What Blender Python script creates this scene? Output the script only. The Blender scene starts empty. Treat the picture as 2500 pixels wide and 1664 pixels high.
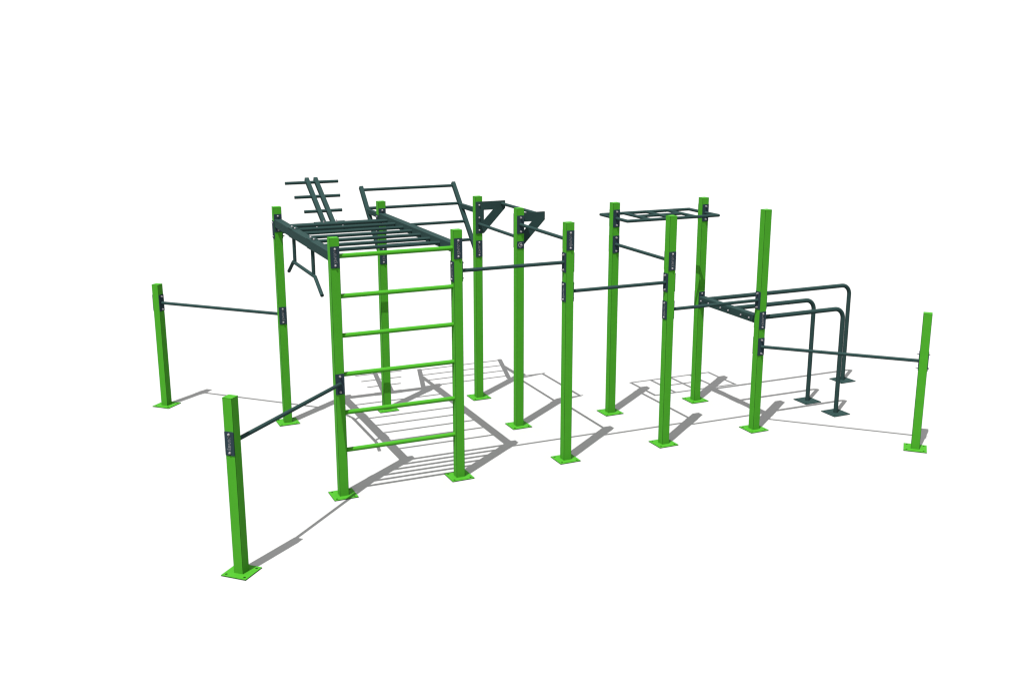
import bpy, bmesh, math
from mathutils import Vector, Matrix
from mathutils.geometry import tessellate_polygon

# ------------------------------------------------------------------ scene, camera, light
scene = bpy.context.scene
COL = scene.collection

def set_camera():
    F, CX, CY = 2595.0, 1250.2, 800.0          # focal length and principal point, in pixels of 2500 x 1664
    W, H = 2500.0, 1664.0
    pitch, yaw = -0.2428, 0.4297
    cam = bpy.data.cameras.new('camera')
    cam.sensor_fit = 'HORIZONTAL'
    cam.sensor_width = 36.0
    cam.lens = 36.0 * F / W
    cam.shift_x = -(CX - W / 2) / W
    cam.shift_y = (CY - H / 2) / W
    cam.clip_start, cam.clip_end = 0.1, 5000
    o = bpy.data.objects.new('camera', cam)
    COL.objects.link(o)
    o.location = (-2.8544, -10.678, 4.5896)
    f = Vector((math.sin(yaw) * math.cos(pitch), math.cos(yaw) * math.cos(pitch), math.sin(pitch)))
    r = Vector((math.cos(yaw), -math.sin(yaw), 0))
    u = r.cross(f)
    o.rotation_euler = Matrix((r, u, -f)).transposed().to_euler()
    scene.camera = o
set_camera()

SUN = Vector((-1.043, -0.784, 2.853)).normalized()
SUN_EL = math.asin(SUN.z)
SUN_STRENGTH = 5.0
SKY_STRENGTH = 0.02
HAZE_STRENGTH = 0.50
EXPOSURE = 1.1

world = bpy.data.worlds.new('World')
scene.world = world
world.use_nodes = True
nt = world.node_tree
nt.nodes.clear()
sky = nt.nodes.new('ShaderNodeTexSky')
sky.sky_type = 'NISHITA'
sky.sun_disc = False
sky.sun_elevation = SUN_EL
sky.sun_rotation = math.atan2(SUN.x, SUN.y) % (2 * math.pi)
sky.altitude = 0
sky.air_density = 1.0
sky.dust_density = 1.0
sky.ozone_density = 1.0
hs = nt.nodes.new('ShaderNodeHueSaturation')     # a white, hazy sky: no blue cast
hs.inputs['Saturation'].default_value = 0.0
bg = nt.nodes.new('ShaderNodeBackground')
bg.inputs['Strength'].default_value = SKY_STRENGTH
wo = nt.nodes.new('ShaderNodeOutputWorld')
nt.links.new(sky.outputs[0], hs.inputs['Color'])
nt.links.new(hs.outputs[0], bg.inputs['Color'])
haze = nt.nodes.new('ShaderNodeBackground')        # the even white overcast in front of it
haze.inputs['Color'].default_value = (1, 1, 1, 1)
haze.inputs['Strength'].default_value = HAZE_STRENGTH
ad = nt.nodes.new('ShaderNodeAddShader')
nt.links.new(bg.outputs[0], ad.inputs[0])
nt.links.new(haze.outputs[0], ad.inputs[1])
nt.links.new(ad.outputs[0], wo.inputs['Surface'])

sl = bpy.data.lights.new('sun', 'SUN')
sl.energy = SUN_STRENGTH
sl.angle = math.radians(0.1)
sl.color = (1.0, 0.99, 0.97)
so = bpy.data.objects.new('sun', sl)
COL.objects.link(so)
so.location = SUN * 30
so.rotation_euler = SUN.to_track_quat('Z', 'Y').to_euler()

scene.view_settings.view_transform = 'Standard'
scene.view_settings.look = 'None'
scene.view_settings.exposure = EXPOSURE
scene.view_settings.gamma = 1.0
scene.view_settings.use_curve_mapping = False
scene.render.engine = 'CYCLES'
scene.cycles.max_bounces = 6
scene.cycles.pixel_filter_type = 'BLACKMAN_HARRIS'
scene.cycles.filter_width = 1.15
scene.cycles.use_denoising = True

# ------------------------------------------------------------------ materials
def paint(name, col, rough=0.5, spec=0.3, metal=0.0, vary=0.06, scale=9.0, bump=0.02, bscale=420.0):
    m = bpy.data.materials.new(name)
    m.use_nodes = True
    n = m.node_tree
    p = n.nodes['Principled BSDF']
    p.inputs['Roughness'].default_value = rough
    p.inputs['Metallic'].default_value = metal
    p.inputs['Specular IOR Level'].default_value = spec
    tc = n.nodes.new('ShaderNodeTexCoord')
    no = n.nodes.new('ShaderNodeTexNoise')
    no.inputs['Scale'].default_value = scale
    no.inputs['Detail'].default_value = 4
    n.links.new(tc.outputs['Object'], no.inputs['Vector'])
    rm = n.nodes.new('ShaderNodeMapRange')
    rm.inputs['To Min'].default_value = 1 - vary
    rm.inputs['To Max'].default_value = 1 + vary
    n.links.new(no.outputs['Fac'], rm.inputs['Value'])
    mx = n.nodes.new('ShaderNodeMix')
    mx.data_type = 'RGBA'
    mx.blend_type = 'MULTIPLY'
    mx.inputs['Factor'].default_value = 1.0
    mx.inputs['A'].default_value = (*col, 1)
    n.links.new(rm.outputs[0], mx.inputs['B'])
    n.links.new(mx.outputs['Result'], p.inputs['Base Color'])
    if bump:
        n2 = n.nodes.new('ShaderNodeTexNoise')
        n2.inputs['Scale'].default_value = bscale
        n2.inputs['Detail'].default_value = 2
        n.links.new(tc.outputs['Object'], n2.inputs['Vector'])
        b = n.nodes.new('ShaderNodeBump')
        b.inputs['Strength'].default_value = bump
        b.inputs['Distance'].default_value = 0.002
        n.links.new(n2.outputs['Fac'], b.inputs['Height'])
        n.links.new(b.outputs[0], p.inputs['Normal'])
    return m

GREEN = paint('green powder coat', (0.0287, 0.157, 0.0099), rough=0.6, spec=0.02)
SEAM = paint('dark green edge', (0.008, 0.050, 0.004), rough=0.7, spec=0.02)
DARK = paint('dark slate powder coat', (0.0126, 0.0272, 0.0260), rough=0.6, spec=0.004)
PLATE = paint('dark blue slate plate coat', (0.0126, 0.0224, 0.0286), rough=0.6, spec=0.004)
HOLE = paint('shaded hole disc', (0.012, 0.03, 0.01), rough=0.9, spec=0.1, bump=0)  # disc as anchor bolt head, the hole's shade put into its colour
SLOT = paint('slot shade fill', (0.003, 0.004, 0.004), rough=0.9, spec=0.0, bump=0)  # near-black sheet closing the saddle slot, shade painted as colour
ZINC = paint('zinc plated steel', (0.16, 0.155, 0.165), rough=0.35, spec=0.3, metal=0.3, bump=0)
DARKLETTER = paint('shaded beam lettering', (0.006, 0.010, 0.011), rough=0.8, spec=0.02, bump=0)  # same raised lettering on the beam plates, shade put into its colour
LETTER = paint('light grey lettering', (0.15, 0.15, 0.157), rough=0.6, spec=0.05, bump=0)
GROUND = paint('pale ground', (0.245, 0.245, 0.2455), rough=0.95, spec=0.0, vary=0.012, scale=0.8, bump=0)

# ------------------------------------------------------------------ mesh helpers
X, Y, Z = Vector((1, 0, 0)), Vector((0, 1, 0)), Vector((0, 0, 1))

def obj(name, bm, mats, parent=None, smooth=False, label=None):
    me = bpy.data.meshes.new(name)
    bmesh.ops.recalc_face_normals(bm, faces=bm.faces)
    bm.to_mesh(me)
    bm.free()
    for m in (mats if isinstance(mats, (list, tuple)) else [mats]):
        me.materials.append(m)
    if smooth:
        for p in me.polygons:
            p.use_smooth = len(p.vertices) == 4
        me.set_sharp_from_angle(angle=math.radians(38))
    o = bpy.data.objects.new(name, me)
    COL.objects.link(o)
    if parent is not None:
        o.parent = parent
    if label:
        o['label'] = label
    return o

def group_part(name, at):
    """a part made of several pieces: an Empty that carries them"""
    e = bpy.data.objects.new(name, None)
    COL.objects.link(e)
    e.parent = rig
    e.empty_display_size = .1
    return e

def frame(axis, hint=Z):
    """two unit vectors square to axis"""
    a = Vector(axis).normalized()
    h = Vector(hint)
    if abs(a.dot(h)) > 0.98:
        h = Y
    s = h.cross(a).normalized()
    return s, a.cross(s)

def chamfered_ring(w, d, c):
    x, y = w / 2, d / 2
    return [(-x + c, -y), (x - c, -y), (x, -y + c), (x, y - c), (x - c, y), (-x + c, y), (-x, y - c), (-x, -y + c)]

def add_bar(bm, p, q, w, h, c=0.004, hint=Z, seam=0):
    """square tube from p to q, w across, h along hint, edges chamfered; seam = material of the edges"""
    p, q = Vector(p), Vector(q)
    s, u = frame(q - p, hint)
    rings = []
    for e in (p, q):
        rings.append([bm.verts.new(e + s * x + u * y) for x, y in chamfered_ring(w, h, c)])
    for i in range(8):
        f = bm.faces.new((rings[0][i], rings[0][(i + 1) % 8], rings[1][(i + 1) % 8], rings[1][i]))
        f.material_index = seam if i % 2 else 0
    bm.faces.new(rings[0][::-1])
    bm.faces.new(rings[1])

def add_tube(bm, pts, r, seg=20):
    """round tube through pts with mitred corners and capped ends"""
    pts = [Vector(p) for p in pts]
    dirs = [(pts[i + 1] - pts[i]).normalized() for i in range(len(pts) - 1)]
    s, u = frame(dirs[0])
    base = [pts[0] + (s * math.cos(2 * math.pi * k / seg) + u * math.sin(2 * math.pi * k / seg)) * r for k in range(seg)]
    rings = [[bm.verts.new(b) for b in base]]
    cur = base
    for i in range(1, len(pts)):
        d = dirs[i - 1]
        n = d if i == len(pts) - 1 else (d + dirs[i]).normalized()
        cur = [c + d * ((pts[i] - c).dot(n) / d.dot(n)) for c in cur]
        rings.append([bm.verts.new(c) for c in cur])
    for a, b in zip(rings, rings[1:]):
        for k in range(seg):
            bm.faces.new((a[k], a[(k + 1) % seg], b[(k + 1) % seg], b[k]))
    bm.faces.new(rings[0][::-1])
    bm.faces.new(rings[-1])

def bend(p, corner, q, r, n=10):
    """points from p round a smooth corner to q"""
    p, c, q = Vector(p), Vector(corner), Vector(q)
    d1, d2 = (p - c).normalized(), (q - c).normalized()
    a, b = c + d1 * r, c + d2 * r
    o = c + d1 * r + d2 * r
    out = [p]
    for k in range(n + 1):
        t = math.pi / 2 * k / n
        out.append(o - d2 * r * math.cos(t) - d1 * r * math.sin(t))
    return out + [q]

def add_prism(bm, loops, o, ex, ey, n, t, side=0):
    """polygon with holes (loops[0] outer) in the plane o + x*ex + y*ey, extruded t along n"""
    vl = [[Vector((x, y, 0)) for x, y in L] for L in loops]
    tris = tessellate_polygon(vl)
    flat = [v for L in vl for v in L]
    f = [bm.verts.new(o + ex * v.x + ey * v.y + n * t) for v in flat]
    b = [bm.verts.new(o + ex * v.x + ey * v.y) for v in flat]
    for tr in tris:
        bm.faces.new([f[i] for i in tr])
        bm.faces.new([b[i] for i in reversed(tr)])
    k = 0
    for L in loops:
        m = len(L)
        for i in range(m):
            j = (i + 1) % m
            fc = bm.faces.new((f[k + i], f[k + j], b[k + j], b[k + i]))
            fc.material_index = side
        k += m

def round_rect(w, h, r, n=3):
    out = []
    for sx, sy, a0 in ((1, -1, -90), (1, 1, 0), (-1, 1, 90), (-1, -1, 180)):
        for k in range(n + 1):
            a = math.radians(a0 + 90 * k / n)
            out.append((sx * (w / 2 - r) + r * math.cos(a), sy * (h / 2 - r) + r * math.sin(a)))
    return out

def circle(x, y, r, n=12):
    return [(x + r * math.cos(2 * math.pi * k / n), y + r * math.sin(2 * math.pi * k / n)) for k in range(n)]

def add_lathe(bm, p, axis, prof, seg=12):
    """profile (distance along axis, radius) turned about axis from p"""
    s, u = frame(axis)
    a = Vector(axis).normalized()
    rings = []
    for d, r in prof:
        c = Vector(p) + a * d
        rings.append([bm.verts.new(c + (s * math.cos(2 * math.pi * k / seg) + u * math.sin(2 * math.pi * k / seg)) * r) for k in range(seg)])
    for A, B in zip(rings, rings[1:]):
        for k in range(seg):
            bm.faces.new((A[k], A[(k + 1) % seg], B[(k + 1) % seg], B[k]))
    bm.faces.new(rings[0][::-1])
    bm.faces.new(rings[-1])

def bolt(p, n, parent, long=False):
    """round washer and domed nut; long = a nut with the bolt end standing out of it"""
    bm = bmesh.new()
    add_lathe(bm, p, n, [(0, .0135), (.003, .0135), (.003, .0108), (.009, .0104), (.0125, .0085), (.0145, .004), (.0148, .001)] if not long else
              [(0, .0135), (.003, .0135), (.003, .0112), (.014, .0112), (.0145, .0068), (.026, .0064), (.028, .003)])
    return obj('bolt', bm, ZINC, parent, smooth=True)

_font = {}
def lettering(p, ex, ey, n, parent, text='COLMEX', size=0.027, length=0.13, mat=None, mirror=False):
    """flat raised letters read along ex with their tops towards ey"""
    if text not in _font:
        cu = bpy.data.curves.new('lettering', 'FONT')
        cu.body = text
        cu.size = 1.0
        cu.align_x = 'CENTER'
        cu.space_character = 1.18
        cu.extrude = 0.02
        cu.offset = -0.012
        cu.resolution_u = 3
        tmp = bpy.data.objects.new('tmp_text', cu)
        COL.objects.link(tmp)
        dg = bpy.context.evaluated_depsgraph_get()
        me = bpy.data.meshes.new_from_object(tmp.evaluated_get(dg))
        bpy.data.objects.remove(tmp)
        xs = [v.co.x for v in me.vertices]
        ys = [v.co.y for v in me.vertices]
        _font[text] = (me, min(xs), max(xs), min(ys), max(ys))
    src, x0, x1, y0, y1 = _font[text]
    bm = bmesh.new()
    bm.from_mesh(src)
    sx = length / (x1 - x0)
    sy = size / (y1 - y0)
    for v in bm.verts:
        x = (v.co.x - (x0 + x1) / 2) * sx
        y = (v.co.y - (y0 + y1) / 2) * sy
        v.co = p + ex * x + ey * (-y if mirror else y) + n * (0.001 if v.co.z > 0 else -0.0005)
    if text == 'COLMEX':                     # the small roof over the X
        q = p + ex * length * 0.41 + (ey * -1 if mirror else ey) * size * 0.72
        yy = (ey * -1 if mirror else ey)
        add_bar(bm, q - ex * .008 - yy * .002, q + yy * .003, .0022, .0022, .0004, hint=n)
        add_bar(bm, q + ex * .008 - yy * .002, q + yy * .003, .0022, .0022, .0004, hint=n)
    return obj('lettering', bm, mat or LETTER, parent)

PW, PH, PT = .095, .226, .006
def plate(c, n, parent, letters=False, bolts='short', up=Z, h=PH, w=PW, mirror=False, mat=None):
    """rounded fixing plate lying on a face at c with outward normal n, two bolts on its long axis"""
    c, n, up = Vector(c), Vector(n).normalized(), Vector(up)
    ex = up.cross(n).normalized()
    bm = bmesh.new()
    add_prism(bm, [round_rect(w, h, .006)], c, ex, up, n, PT)
    f = c + n * PT
    hid = bolts == 'merged'
    if hid:
        for k in (-1, 1):
            add_lathe(bm, f + up * .087 * k, n, [(0, .0135), (.003, .0135), (.003, .011), (.009, .0106), (.0125, .008), (.0145, .003)])
            for fc in bm.faces[-62:]:
                fc.material_index = 1
    pl = obj('fixing_plate', bm, [mat or PLATE, ZINC], parent)
    if not hid and bolts:
        for k in (-1, 1):
            bolt(f + up * .087 * k, n, parent, long=(bolts == 'long'))
    if letters:
        lettering(f, -up, ex, n, parent, mirror=mirror, mat=DARKLETTER if mat else None)
    return pl

# ------------------------------------------------------------------ ground
bm = bmesh.new()
R = 1500.0
c0 = bm.verts.new((2, 1, 0))
ring = [bm.verts.new((2 + R * math.cos(t * math.pi / 24), 1 + R * math.sin(t * math.pi / 24), 0)) for t in range(48)]
for i in range(48):
    bm.faces.new((c0, ring[i], ring[(i + 1) % 48]))
g = obj('ground', bm, GROUND)
g['kind'] = 'structure'

# ------------------------------------------------------------------ the rig
A_, B_ = Vector((1.3611, -0.0242, 0)), Vector((0.0046, 1.3449, 0))     # the grid the posts stand on
def G(u, v, z=0.0):
    return A_ * u + B_ * v + Z * z
AX, BX = A_.normalized(), B_.normalized()

rig = bpy.data.objects.new('calisthenics_rig', None)
COL.objects.link(rig)
rig['label'] = 'bright green outdoor calisthenics rig with dark slate bars and ladders on white ground'
rig['category'] = 'workout rig'

POSTS = {'A': G(0, 0), 'B': G(1, 0), 'C': G(0, 2), 'D': G(1, 2), 'E': G(2, 2), 'F': G(2, 1), 'G': G(2, 0),
         'H': G(3, 1), 'I': G(3, 0), 'J': G(4, 1), 'K': G(4, 0),
         'L': Vector((-1.3508, 4.1151, 0)), 'M': Vector((-1.367, -1.3821, 0)), 'N': Vector((6.806, -1.5143, 0))}
ROT = {'L': 45, 'M': 45, 'N': -45}
HT, HS, BP = 2.853, 1.712, .2687
SHORT_LABEL = {'L': 'short green post at the far left end of the rig', 'M': 'short green post standing nearest the camera',
               'N': 'short green post at the far right end of the rig'}

def base_plate(parent, p, rot, mat, edge):
    bm = bmesh.new()
    m = Matrix.Rotation(math.radians(rot), 3, 'Z')
    k = BP / 2 - .036
    holes = [circle(sx * k, sy * k, .0125, 12)[::-1] for sx in (-1, 1) for sy in (-1, 1)]
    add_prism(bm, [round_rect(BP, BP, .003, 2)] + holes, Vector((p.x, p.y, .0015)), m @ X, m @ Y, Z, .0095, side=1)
    for sx in (-1, 1):
        for sy in (-1, 1):
            add_lathe(bm, Vector((p.x, p.y, .001)) + m @ Vector((sx * k, sy * k, 0)), Z, [(0, .0135), (.002, .0135)])
            for f in bm.faces[-14:]:
                f.material_index = 2
    return obj('base_plate', bm, [mat, edge, HOLE], parent)

for n, p in POSTS.items():
    h = HS if n in ROT else HT
    rot = ROT.get(n, 0)
    hint = Matrix.Rotation(math.radians(rot), 3, 'Z') @ Y
    bm = bmesh.new()
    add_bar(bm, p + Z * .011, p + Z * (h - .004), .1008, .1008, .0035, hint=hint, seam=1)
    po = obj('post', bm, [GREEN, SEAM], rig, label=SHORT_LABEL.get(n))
    bm = bmesh.new()
    hx = hint.cross(Z)
    add_prism(bm, [round_rect(.101, .101, .004)], p + Z * (h - .004), hx, hint, Z, .004, side=1)
    obj('post_cap', bm, [GREEN, SEAM], po)
    base_plate(po, p, rot, GREEN, SEAM)

P = POSTS
FR, BK, LF, RT = -Y, Y, -X, X
def face(n, d, z):
    """centre of the face of post n looking along d, at height z"""
    return P[n] + Vector(d) * .05 + Z * z

# --- green wall ladder between the two front posts
for k in range(6):
    z = 2.654 - .4270 * k
    bm = bmesh.new()
    add_tube(bm, [P['A'] + X * .0495 + Z * z, P['B'] - X * .0495 + Z * z], .0245, 24)
    obj('ladder_rung', bm, GREEN, rig, smooth=True)

# --- pull-up bars between posts, each with a plate at either end and a cover plate behind the post
def pull_bar(n1, d1, n2, d2, z, r=.0205, pl1=(False, 'long'), pl2=(False, 'long'), cv1=None, cv2=None):
    p, q = face(n1, d1, z), face(n2, d2, z)
    bm = bmesh.new()
    add_tube(bm, [p + Vector(d1) * .001, q + Vector(d2) * .001], r, 20)
    b = obj('pull_up_bar', bm, DARK, rig, smooth=True)
    for nn, d, pl, cv in ((n1, d1, pl1, cv1), (n2, d2, pl2, cv2)):
        if pl:
            plate(face(nn, d, z), d, b, *pl)
        if cv:
            cvf = -Vector(d)
            plate(face(nn, cvf, z), cvf, b, *cv)
    return b

HID = (False, 'merged')
TXT = (True, 'short')
pull_bar('B', RT, 'G', LF, 2.396, pl1=(False, 'long'), cv1=TXT, cv2=HID)
pull_bar('G', RT, 'I', LF, 2.052, pl1=(False, 'long'), cv1=TXT, cv2=HID)
pull_bar('I', RT, 'K', LF, 1.713, pl1=HID, cv1=TXT, cv2=HID)
pull_bar('H', FR, 'I', BK, 2.314, pl2=HID, cv1=HID, cv2=TXT)
pull_bar('F', FR, 'G', BK, 2.652, pl2=HID, cv1=None, cv2=TXT)

def diag_bar(n1, d1, n2, d2, z, pl1, pl2, cv1, cv2):
    """a bar running on the diagonal: the tall post keeps its square face, the short post is turned"""
    p, q = face(n1, d1, z), face(n2, d2, z)
    bm = bmesh.new()
    add_tube(bm, [p, q], .0205, 20)
    b = obj('pull_up_bar', bm, DARK, rig, smooth=True)
    plate(face(n1, d1, z), d1, b, *pl1)
    if pl2:
        plate(face(n2, d2, z), d2, b, *pl2)
    plate(face(n1, -Vector(d1), z), -Vector(d1), b, *cv1)
    if cv2 == 'mirror':
        plate(face(n2, -Vector(d2), z), -Vector(d2), b, True, 'short', mirror=True)
    else:
        plate(face(n2, -Vector(d2), z), -Vector(d2), b, *cv2)
q2 = math.sqrt(.5)
diag_bar('A', FR, 'M', Vector((q2, q2, 0)), 1.284, (False, 'long'), None, HID, 'mirror')
diag_bar('C', BK, 'L', Vector((q2, -q2, 0)), 1.457, HID, (False, 'long'), TXT, HID)
diag_bar('K', FR, 'N', Vector((-q2, q2, 0)), 1.116, (False, 'long'), (False, 'long'), HID, (False, 'short'))

# --- monkey bars: two side beams, seven rungs, one cross beam
MZ = 2.652
for f, k, nm in (('C', 'A', 'left'), ('D', 'B', 'right')):
    bm = bmesh.new()
    p, q = face(f, FR, MZ) + FR * PT, face(k, BK, MZ) + BK * PT
    add_bar(bm, p, q, .09, .10, .003)
    beam = obj('side_beam', bm, DARK, rig)
    plate(face(f, FR, MZ), FR, beam, False, 'short')
    plate(face(k, BK, MZ), BK, beam, False, 'merged')
    plate(face(k, FR, MZ), FR, beam, True, 'short')
    if f == 'C':
        plate(face(f, BK, MZ), BK, beam, False, 'merged')
for v in (1.71, 1.475, 1.24, 1.005, .771, .535, .299):
    bm = bmesh.new()
    add_tube(bm, [G(0, v, 2.651) + X * .0445, G(1, v, 2.651) - X * .0445], .0205, 20)
    obj('monkey_rung', bm, DARK, rig, smooth=True)
CZ = 2.566
bm = bmesh.new()
add_bar(bm, face('C', RT, CZ) + RT * PT, face('D', LF, CZ) + LF * PT, .10, .10, .003)
cb = obj('cross_beam', bm, DARK, rig)
plate(face('C', RT, CZ), RT, cb, False, 'long')
plate(face('C', LF, CZ), LF, cb, False, 'short')
plate(face('D', LF, CZ), LF, cb, False, 'long')
plate(face('D', RT, CZ), RT, cb, False, 'merged')

# --- peg tower leaning back from the cross beam
TD = Vector((0, .2735, .160)).normalized()
TN = Vector((0, -TD.z, TD.y))
tc = P['C'].lerp(P['D'], .5)
low = Vector((tc.x, 3.006, 2.7225))
tw = group_part('peg_tower', low)
for s in (-1, 1):
    bm = bmesh.new()
    c = low + X * (.0605 * s + .006)
    add_bar(bm, c - TD * .318, c + TD * (.634 + .075), .054, .056, .002, hint=TN)
    obj('arm', bm, DARK, tw)
for k, w in enumerate((.5, .612, .722)):
    c = low + TD * (.317 * k)
    bm = bmesh.new()
    add_tube(bm, [c - AX * w / 2, c + AX * w / 2], .0208, 20)
    obj('peg', bm, DARK, tw, smooth=True)
cy = tc.y
cc = Vector((tc.x, cy, CZ))
ct = cc + Z * .0505
bm = bmesh.new()
U = [(-.0565, -.056), (-.0505, -.056), (-.0505, .0505), (.0505, .0505), (.0505, -.056), (.0565, -.056), (.0565, .0565), (-.0565, .0565)]
add_prism(bm, [U], cc - AX * .2, BX, Z, AX, .40)
obj('saddle_plate', bm, DARK, tw)
for s in (-1, 1):
    bolt(ct + AX * (-.092 if s < 0 else .075) + Z * PT - BX * .03, Z, tw, True)
    bolt(Vector((tc.x, cy, CZ + .005)) - BX * (.0505 + PT) + AX * (.17 * s - .021), -BX, tw)

# --- hanging grip under the left side beam
gx = .004
ly = (1.792, .903)
gz = 2.287
bm = bmesh.new()
add_tube(bm, [(gx, 2.138, 2.126), (gx, 1.872, gz), (gx, .845, gz), (gx, .562, 2.127)], .0205, 20)
gr = obj('hanging_grip', bm, DARK, rig, smooth=True)
for y in ly:
    bm = bmesh.new()
    add_tube(bm, [(gx, y, gz + .012), (gx, y, 2.598)], .0205, 20)
    obj('grip_leg', bm, DARK, gr, smooth=True)
    bm = bmesh.new()
    c = G(0, 0) + Vector((gx + .002, y - .0, 0))
    add_prism(bm, [round_rect(.098, .186, .006), round_rect(.03, .07, .012)[::-1]], Vector((c.x, c.y, 2.7025)), X, Y, Z, PT)
    nf = len(bm.faces)
    add_prism(bm, [round_rect(.032, .072, .012)], Vector((c.x, c.y, 2.7022)), X, Y, Z, .002)
    bm.faces.ensure_lookup_table()
    for f in bm.faces[nf:]:
        f.material_index = 1
    obj('saddle_plate', bm, [DARK, SLOT], gr)
    bm = bmesh.new()
    add_prism(bm, [round_rect(.088, .186, .006)], Vector((c.x, c.y, 2.6015)), X, Y, -Z, PT)
    obj('clamp_plate', bm, DARK, gr)
    for s in (-1, 1):
        bolt(Vector((c.x, c.y + .075 * s, 2.7025 + PT)), Z, gr)

# --- inclined ladder leaning out behind the two back posts
LD = Vector((0, 1, 1.02)).normalized()
LN = Vector((0, -LD.z, LD.y))
def rail_point(xp, y):
    return Vector((xp, y, 2.609 + (y - 3.2) * 1.02))
lad = group_part('inclined_ladder', P['D'])
for n in ('D', 'E'):
    bm = bmesh.new()
    x = P[n].x - .003
    y0 = P[n].y + .05 + PT
    add_bar(bm, rail_point(x, y0 + .024), rail_point(x, 3.532), .052, .055, .002, hint=LN)
    obj('rail', bm, DARK, lad)
for y in (3.498, 3.276, 3.054, 2.833):
    bm = bmesh.new()
    add_tube(bm, [rail_point(P['D'].x + .027, y), rail_point(P['E'].x - .023, y)], .0205, 20)
    obj('rung', bm, DARK, lad, smooth=True)
for n in ('D', 'E'):
    x = P[n].x + .002
    y0 = P[n].y + .05
    bm = bmesh.new()
    add_bar(bm, (x, y0 + PT, MZ + .003), (x, 3.222, MZ + .003), .05, .062, .002)
    obj('strut', bm, DARK, lad)
    plate(face(n, BK, MZ), BK, lad, False, 'merged')
    plate(face(n, BK, 2.141), BK, lad, False, 'merged')
    plate(face(n, FR, 2.141), FR, lad, True, 'short')

# --- triangular brackets with an offset pull-up bar
OUT = [(-.048, 2.352), (.066, 2.352), (.074, 2.358), (.383, 2.676), (.387, 2.684), (.387, 2.778), (.381, 2.784), (-.042, 2.784), (-.048, 2.778)]
HOL = [(.069, 2.530), (.069, 2.668), (.206, 2.668)]
for n, d in (('E', FR), ('F', BK)):
    p = P[n] + Vector(d) * .0505
    bm = bmesh.new()
    add_prism(bm, [OUT, HOL], Vector((p.x, p.y, 0)), X, Z, Vector(d), .010)
    br = obj('triangular_bracket', bm, DARK, rig)
    if n == 'E':
        for z in (2.739, 2.568, 2.397):
            bolt(Vector((p.x + .001, p.y, z)) + Vector(d) * .010, d, br)
    else:
        c = face('F', FR, 2.397)
        bm = bmesh.new()
        add_prism(bm, [round_rect(.094, .09, .006)], c, X, Z, FR, PT)
        obj('emblem_plate', bm, PLATE, br)
        bm = bmesh.new()
        ri, ro = .0235, .031
        arc = [math.radians(38 + 322 * k / 30) for k in range(31)]
        ringp = [(ro * .92 * math.cos(t), ro * math.sin(t)) for t in arc] + [(ri * .9 * math.cos(t), ri * math.sin(t)) for t in reversed(arc)]
        add_prism(bm, [ringp], c + FR * PT - X * .004, X, Z, FR, .0015)
        add_prism(bm, [[(.002, -.004), (.0285, -.004), (.0285, .004), (.002, .004)]], c + FR * (PT + .0003) - X * .004, X, Z, FR, .0015)
        obj('emblem', bm, LETTER, br)
        bolt(c + FR * PT + X * .004, FR, br)
for x, z, nm in ((.342, 2.741, 'top'), (0.0, 2.481, 'low')):
    bm = bmesh.new()
    p, q = P['E'] + FR * .0605 + X * x, P['F'] + BK * .0605 + X * x
    add_tube(bm, [p + Z * z, q + Z * z], .0205, 20)
    obj('pull_up_bar', bm, DARK, rig, smooth=True)

# --- overhead grip frame round the two right-hand posts
FZ = 2.652
v0, v1 = .755, 1.262
og = group_part('overhead_frame', P['H'])
for d, v in ((FR, v0), (BK, v1)):
    bm = bmesh.new()
    add_tube(bm, [face('H', d, FZ) + d * PT, G(3, v, FZ), G(4.004, v, FZ), face('J', d, FZ) + d * PT], .0205, 20)
    obj('bent_tube', bm, DARK, og, smooth=True)
for u in (3.25, 3.502, 3.754):
    bm = bmesh.new()
    add_tube(bm, [G(u, v0, FZ) + Y * .004, G(u, v1, FZ) - Y * .004], .020, 20)
    obj('rung', bm, DARK, og, smooth=True)
bm = bmesh.new()
add_tube(bm, [G(3.25, 1.008, FZ), G(3.754, 1.008, FZ)], .0195, 20)
obj('rung', bm, DARK, og, smooth=True)
for n in ('H', 'J'):
    plate(face(n, FR, FZ), FR, og, False, 'long')
    plate(face(n, BK, FZ), BK, og, False, 'merged')

# --- parallel bars on a cross beam between the two right-hand posts
BZ = 1.457
bm = bmesh.new()
add_bar(bm, face('J', FR, BZ) + FR * PT, face('K', BK, BZ) + BK * PT, .09, .10, .003)
pb = obj('cross_beam', bm, DARK, rig)
plate(face('J', FR, BZ), FR, pb, False, 'short')
plate(face('J', BK, BZ), BK, pb, False, 'merged')
plate(face('K', BK, BZ), BK, pb, False, 'merged')
plate(face('K', FR, BZ), FR, pb, True, 'short')
for yb, yc, xe in ((1.184, 1.045, 8.003), (.580, .595, 6.858), (-.003, .148, 6.855)):
    xb = P['J'].x + .045
    s = AX.y / AX.x
    def at(x, z):
        return Vector((x, yb + (x - xb) * s, z))
    bm = bmesh.new()
    add_tube(bm, bend(at(xb + PT, BZ), at(xe, BZ), at(xe, .011), .14, 12), .0292, 24)
    bar = obj('parallel_bar', bm, DARK, rig, smooth=True)
    base_plate(bar, at(xe, 0), 0, DARK, DARK)
    # plates clamping the beam: one behind, one in front of it
    c = P['J'].lerp(P['K'], (P['J'].y - yc) / (P['J'].y - P['K'].y))
    c = Vector((c.x, yc, BZ - .002))
    plate(c + X * .0455, X, bar, False, 'merged', up=BX, w=.088)
    plate(c - X * .0455, -X, bar, True, 'short', up=BX, w=.088, mat=DARK)
